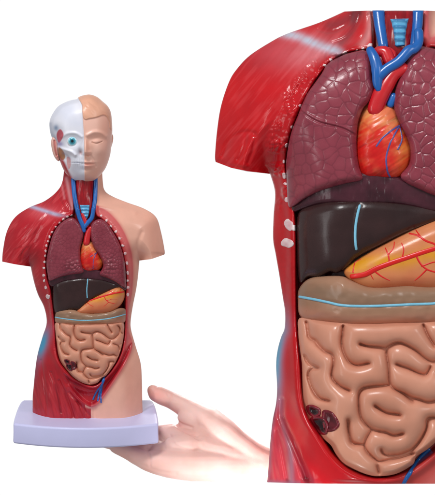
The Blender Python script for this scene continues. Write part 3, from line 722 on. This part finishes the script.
def headcol(x, y):
    w = side(x, y); n = fbm(x, y, 12, 3)
    bone = mix(lin((232, 232, 242)), lin((222, 224, 238)), np.clip(.5 + n, 0, 1))
    c = bone
    c = mix(c, lin((150, 160, 186)), .55 * gs(ld(x, y, [(50,124),(51,132),(55,140)]), 2.2))
    c = mix(c, lin((70, 110, 150)), np.clip(.75 * blob(x, y, 56, 128, 2.6, 3.2), 0, 1))
    c = mix(c, lin((196, 48, 70)), .9 * sm(sdf(x, y, TEMPLE), -.6, .6))
    c = mix(c, lin((124, 110, 180)), .7 * blob(x, y, 60, 144, 3.2, 2.4))
    c = mix(c, lin((176, 108, 44)), .9 * sm(sdf(x, y, JAWM), -.6, .6))
    c = mix(c, lin((226, 158, 160)), .9 * sm(sdf(x, y, CHEEK), -.5, .5))
    c = mix(c, lin((120, 110, 150)), .35 * gs(ld(x, y, [(63,153),(67,155),(70,159)]), 1.2))
    c = mix(c, lin((168, 120, 118)), .8 * blob(x, y, 80.8, 152.8, 1.5, 2.4))
    c = mix(c, lin((186, 36, 46)), np.clip(1.3 * sm(66 - x + .45 * (y - 162), 0, 4) * sm(y, 156, 163), 0, 1))
    c = mix(c, lin((200, 204, 222)), .6 * gs(y - 162.6, .5) * blob(x, y, 77.5, 162.5, 7, 30) * (x < 83))
    sk = mix(lin((236, 182, 162)), lin((241, 191, 174)), np.clip(.5 + n, 0, 1))
    sk = mix(sk, lin((228, 168, 138)), .8 * sm(sdf(x, y, HAIR), -.6, .6))
    sk = mix(sk, lin((222, 140, 132)), .5 * blob(x, y, 87, 164.5, 6, 2.6))
    sk = mix(sk, lin((150, 104, 84)), .7 * gs(ld(x, y, [(92,142.4),(96.5,143.6),(102,141.6)]), .45))
    return mix(c, sk, w)
frH = Frame(off=frS.off + 12, lean=frS.lean, y0=frS.y0, dx=frS.dx, dy=frS.dy)
head = relief('head', frH, HP, headfront, lambda x, y: -1.05 * hpf(x, y) * rnd(np.maximum(sdf(x, y, HP), 0), 6), headcol, M['head'], rootS, .36, 'head split into bare skull and closed-eyed face')
# eyeball painted with iris and pupil
ec = np.array([72.7, 141.4]); R_ = 4.6
ed = float(headfront(np.array([ec[0]]), np.array([ec[1]]))[0]) + .2
ey = spline([(ec[0] + 5.6 * math.cos(a) , ec[1] + 4.5 * math.sin(a)) for a in np.linspace(0, 2 * math.pi, 20, endpoint=False)])[0]
def eyecol(x, y):
    r = np.hypot(x - ec[0] + .4, y - ec[1] + .1)
    c = mix(lin((236, 240, 244)), lin((140, 206, 222)), sm(-r, -4.8, -3.6))
    c = mix(c, lin((60, 150, 170)), sm(-r, -3.3, -2.8)); c = mix(c, lin((30, 92, 110)), sm(-r, -2.0, -1.6))
    return mix(c, lin((10, 22, 30)), sm(-r, -1.35, -1.0))
eye = relief('eye', frH, ey, lambda x, y: ed + 3.4 * np.sqrt(np.clip(1 - ((x - ec[0]) / 5.8) ** 2 - ((y - ec[1]) / 4.8) ** 2, 0, 1)), lambda x, y: ed - 2 + 0 * x, eyecol, M['eye'], head, .3)
ex = spline([(52.5,137),(55.5,137.5),(57.5,141),(58,148),(58.2,155),(59,160.5),(56.5,160),(53.5,155.5),(51.6,149),(50.8,142)])[0]
exf = Puff(ex, 40)
relief('ear', frH, ex, lambda x, y: 4 + 1.1 * exf(x, y) * rnd(np.maximum(sdf(x, y, ex), 0), 2) - 2.0 * gs(ld(x, y, [(54.2,141),(54.8,148),(56.6,155)]), 1.0),
       lambda x, y: -2 + 0 * x, lambda x, y: mix(lin((236, 184, 172)), lin((200, 96, 96)), .8 * gs(ld(x, y, [(54.6,141),(55.2,149),(57,157)]), .9)), M['head'], head, .3)
ex2 = spline([(110.5,134),(112.3,135),(112.6,139),(111.6,144),(110.2,147),(109.5,140)])[0]
relief('ear', frH, ex2, lambda x, y: -3 + 3 * rnd(np.maximum(sdf(x, y, ex2), 0), 1.5), lambda x, y: -9 + 0 * x, lambda x, y: mix(SKIN, SKIN, x * 0), M['head'], head, .3)

# ---- lavender base: a curved-front slab, rounded edges
def base_mesh():
    top = []; NX = 48
    # plan outline (x, depth) counter-clockwise, front edge bowed out
    fx = np.linspace(-73.4, 73.4, NX)
    fd = 42 + 18 * (1 - (fx / 73.4) ** 2)
    pts = [(86 + a, b) for a, b in zip(fx, fd)]
    bx = np.linspace(67.6, -67.6, 20)
    pts += [(86 + a, -46) for a in bx]
    P = np.array(pts)
    # round the corners
    for it in range(3):
        Q = []
        for i in range(len(P)):
            a, b = P[i], P[(i + 1) % len(P)]
            if np.linalg.norm(b - a) > 1.2: Q += [a * .75 + b * .25, a * .25 + b * .75]
            else: Q += [(a + b) / 2]
        P = np.array(Q)
    c = P.mean(0); n = len(P)
    T = np.roll(P, -1, 0) - np.roll(P, 1, 0); Nn = np.stack([T[:, 1], -T[:, 0]], 1); Nn /= np.linalg.norm(Nn, axis=1)[:, None]
    if ((P - c) * Nn).sum() < 0: Nn = -Nn
    sl_ = .25; rings = []
    r = 2.2
    prof = [(r, 0)] + [(r * (1 - math.sin(t)), r * (1 - math.cos(t))) for t in np.linspace(0, math.pi / 2, 6)][1:] + [(-0.0, 10), (-0.3, 20.2 - r)] + [(r * (1 - math.cos(t)) - .3, 20.2 - r + r * math.sin(t)) for t in np.linspace(0, math.pi / 2, 6)][1:]
    V = []
    def ring(q, h): return [(p[0] + sl_ * 0, p[1], h) for p in q]
    for ins, h in prof: rings.append(((P - c) * (1 - ins / np.array([73., 52.])) + c, h))
    t0_ = rings[0][0]; t1_ = rings[-1][0]
    for k in (.97, .6, .25): rings.insert(0, ((t0_ - c) * k + c, 0))
    for k in (.97, .6): rings.append(((t1_ - c) * k + c, 20.2))
    for q, h in rings:
        y = 412.6 + sl_ * q[:, 1] + h
        # standing perpendicular: a lower ring moves back a little
        V.append(frS0.co(q[:, 0], y, q[:, 1] - h * .235))
    V = np.concatenate(V); m = len(rings)
    i = np.arange(m - 1)[:, None] * n; j = np.arange(n)[None]; k = (j + 1) % n
    F4 = np.stack([i + j, i + n + j, i + n + k, i + k], -1).reshape(-1, 4)
    cap = [V[:n].mean(0), V[-n:].mean(0)]; c0 = len(V); V = np.concatenate([V, cap]); jj = np.arange(n)
    t1 = np.stack([np.full(n, c0), jj, (jj + 1) % n], 1); t2 = np.stack([np.full(n, c0 + 1), (m - 1) * n + (jj + 1) % n, (m - 1) * n + jj], 1)
    return V, [F4, t1, t2]
frS0 = Frame(off=frS.off)
bv, bfc = base_mesh()
mesh('display_base', bv, bfc, M['base'], rootS, None, 'lavender block base with rounded edges')

# ================================================================== HAND
def hand():
    fr = Frame(off=frS.off)
    chains = [
      [(152.5,391.5,-27,6.0),(155,394,-27,8.2),(162,397.5,-28,8.8),(170,401,-29,8.6),(178,405,-28,9.0),(187,410,-26,10.8),(196,416,-22,13.5),(207,424,-16,17),(221,436,-8,18.5),(236,448,-10,17),(254,460,-22,16.5),(276,466,-40,16),(320,466,-60,17)],
      [(104,432,-32,6.4),(120,433,-33,7.2),(136,434.5,-33,7.8),(154,436,-32,9.0),(175,437,-28,12.5),(200,440,-20,17),(228,450,-12,19),(252,462,-24,17),(280,467,-42,16),(325,467,-62,17)],
      [(96,437.5,-14,6.8),(114,440,-15,7.6),(132,443,-16,8.2),(152,446,-16,10),(176,449,-13,13),(205,453,-8,18),(240,461,-14,17),(280,466,-42,16)],
      [(101,441,2,6.6),(116,444.5,2,7.4),(132,449.5,2,8.2),(150,454,2,10.5),(176,458,4,15),(206,460,3,19),(240,463,-12,17),(280,466,-42,16)],
      [(115,447.5,14,6.0),(127,452.5,15,7.2),(138,457.5,17,8.6),(150,461.5,19,11),(170,464.5,20,14),(192,466,18,15.5),(215,466,10,16),(246,466,-14,15),(290,467,-46,15)],
      [(170,440,-20,14),(190,450,4,19),(176,452,8,16)],
      [(206,438,-14,17),(200,452,2,20),(222,458,-2,19),(252,462,-22,16)],
      [(190,420,-20,13),(214,440,-14,18),(244,459,-18,16)],
      [(160,449,-20,11),(160,456,10,12)],
    ]
    V = []; Fs = []; off = 0; seg = 20
    for ch in chains:
        P = np.array([c[:3] for c in ch], F); R = np.array([c[3] for c in ch], F)
        t = []; r = []
        for i in range(len(P) - 1):
            a, b = P[i], P[i + 1]; pa = P[max(i - 1, 0)]; pb = P[min(i + 2, len(P) - 1)]
            for k in range(6):
                s = k / 6
                t.append(.5 * (2 * a + (b - pa) * s + (2 * pa - 5 * a + 4 * b - pb) * s * s + (-pa + 3 * a - 3 * b + pb) * s ** 3)); r.append(R[i] * (1 - s) + R[i + 1] * s)
        t.append(P[-1]); r.append(R[-1])
        P = np.array(t); R = np.array(r); T = np.gradient(P, axis=0); T /= np.linalg.norm(T, axis=1)[:, None]
        th = np.linspace(1.45, .2, 6)
        A = [P[0] - T[0] * R[0] * math.sin(q) for q in th]; ra = [R[0] * math.cos(q) for q in th]
        B = [P[-1] + T[-1] * R[-1] * math.sin(q) for q in th[::-1]]; rb = [R[-1] * math.cos(q) for q in th[::-1]]
        P = np.concatenate([A, P, B]); R = np.concatenate([ra, R, rb]); T = np.concatenate([[T[0]] * 6, T, [T[-1]] * 6])
        S = np.cross(T, [0, 0, 1.]); S /= np.linalg.norm(S, axis=1)[:, None]; W = np.cross(S, T)
        a = np.linspace(0, 2 * math.pi, seg, endpoint=False)
        G = (P[:, None] + R[:, None, None] * (S[:, None] * np.cos(a)[None, :, None] + W[:, None] * np.sin(a)[None, :, None])).reshape(-1, 3)
        n = len(P)
        for i in range(n - 1):
            for j in range(seg):
                k = (j + 1) % seg
                Fs.append((off + i * seg + j, off + i * seg + k, off + (i + 1) * seg + k, off + (i + 1) * seg + j))
        Fs.append(tuple(off + j for j in range(seg))[::-1]); Fs.append(tuple(off + (n - 1) * seg + j for j in range(seg)))
        V.append(G); off += len(G)
    V = np.concatenate(V); W = fr.co(V[:, 0], V[:, 1], V[:, 2])
    me = bpy.data.meshes.new('tmp'); me.from_pydata([tuple(v) for v in W], [], Fs)
    o = bpy.data.objects.new('tmp', me); C.objects.link(o)
    m = o.modifiers.new('r', 'REMESH'); m.mode = 'VOXEL'; m.voxel_size = .0008
    m = o.modifiers.new('s', 'SMOOTH'); m.factor = .5; m.iterations = 26
    dg = bpy.context.evaluated_depsgraph_get(); ev = o.evaluated_get(dg); em = bpy.data.meshes.new_from_object(ev)
    n = len(em.vertices); co = np.zeros(n * 3, np.float32); em.vertices.foreach_get('co', co); co = co.reshape(-1, 3).astype(F)
    no = np.zeros(n * 3, np.float32); em.vertices.foreach_get('normal', no); no = no.reshape(-1, 3)
    fa = [np.array(p.vertices[:]) for p in em.polygons]
    q = np.array([f for f in fa if len(f) == 4]); tr = [f for f in fa if len(f) == 3]
    bpy.data.objects.remove(o)
    x = co[:, 0] / U + 217.5; y = 247.5 - co[:, 2] / U
    # skin creases pressed in along the normals
    cr = 0
    for L, w, a in (([(172,421),(178,428),(188,433),(197,436)], 1.6, 1.3), ([(173,417),(180,424),(192,428)], 1.4, .9), ([(146,448),(150,456),(150,466)], 1.3, .8), ([(170,436),(180,446),(200,452)], 1.4, .5),
                    ([(167,394),(169,400),(168,407)], 1.2, .4), ([(172,396),(174,402)], 1.2, .35), ([(126,452),(128,460)], 1.0, .4), ([(140,464),(158,471),(176,474)], 1.8, .5)):
        cr = cr + a * gs(ld(x, y, L), w)
    cr = cr + .22 * fbm(x, y, 9, 2)
    co = co - no * (cr * U)[:, None]
    col = mix(lin((233, 187, 176)), lin((240, 201, 192)), np.clip(.5 + fbm(x, y, 22, 1), 0, 1))
    col = mix(col, lin((232, 168, 158)), np.clip(.9 * blob(x, y, 156, 395, 11, 9) + .4 * gs(ld(x, y, [(172,421),(178,428),(192,434)]), 3.5) + .4 * blob(x, y, 120, 456, 24, 9) + .35 * blob(x, y, 152, 470, 14, 8), 0, 1))
    faces = [q] + ([np.array(tr)] if tr else [])
    h = mesh('person', co, faces, M['skin'], None, col, 'open bare hand with raised thumb, palm up under the lavender base')
    h['category'] = 'hand'
    return h
hand()

# ================================================================== camera, light, world
sc = bpy.context.scene
cam = bpy.data.cameras.new('camera'); co_ = bpy.data.objects.new('camera', cam); C.objects.link(co_)
D = 9.0
co_.location = (0, -D, 0); co_.rotation_euler = (math.pi / 2, 0, 0)
cam.sensor_fit = 'VERTICAL'; cam.sensor_height = 24; cam.lens = 24 * D / .495; cam.clip_end = 100; cam.clip_start = .1
sc.camera = co_

def area(name, loc, target, size, power, sy=None, col=(1, 1, 1)):
    l = bpy.data.lights.new(name, 'AREA'); l.energy = power; l.size = size; l.color = col
    if sy: l.shape = 'RECTANGLE'; l.size_y = sy
    o = bpy.data.objects.new(name, l); C.objects.link(o); o.location = loc
    from mathutils import Vector
    o.rotation_euler = (Vector(target) - Vector(loc)).to_track_quat('-Z', 'Y').to_euler()
    return o
area('softbox', (-.5, -1.5, 1.45), (0, 0, 0), .5, 25)
area('softbox', (1.3, -1.5, .7), (.05, 0, 0), .4, 7.5, .9)
area('softbox', (-1.4, -1.2, .1), (0, 0, 0), .3, 4.5, 1.2)
def spot(loc, target, power, ang, blend):  # added helper lights: bleach the wrist so it fades into the white
    from mathutils import Vector
    l = bpy.data.lights.new('added_wrist_fade_light', 'SPOT'); l.energy = power; l.spot_size = math.radians(ang); l.spot_blend = blend; l.shadow_soft_size = .10
    o = bpy.data.objects.new('added_wrist_fade_light', l); C.objects.link(o); o.location = loc
    o.rotation_euler = (Vector(target) - Vector(loc)).to_track_quat('-Z', 'Y').to_euler()
spot((.05, -.32, -.62), (.056, .06, -.234), 60, 22, 1.0)  # added from below, washes out the wrist's underside
spot((.10, .55, .24), (.058, .06, -.208), 80, 14, 1.0)  # added from behind, washes out the wrist's top edge

w = bpy.data.worlds.new('World'); sc.world = w; w.use_nodes = True
nt = w.node_tree; N = nt.nodes; L = nt.links; bg = N['Background']
tc = N.new('ShaderNodeTexCoord'); sx = N.new('ShaderNodeSeparateXYZ'); L.new(tc.outputs['Generated'], sx.inputs[0])
# white studio sweep behind the subject, dimmer room on the camera's side
mr = N.new('ShaderNodeMapRange'); mr.inputs['From Min'].default_value = .74; mr.inputs['From Max'].default_value = .89
mr.inputs['To Min'].default_value = .32; mr.inputs['To Max'].default_value = 1.02
L.new(sx.outputs['Y'], mr.inputs['Value']); L.new(mr.outputs['Result'], bg.inputs['Strength']); bg.inputs['Color'].default_value = (1, 1, 1, 1)
sc.view_settings.view_transform = 'Standard'; sc.view_settings.look = 'None'
sc.view_settings.exposure = 0; sc.view_settings.gamma = 1
sc.render.film_transparent = False
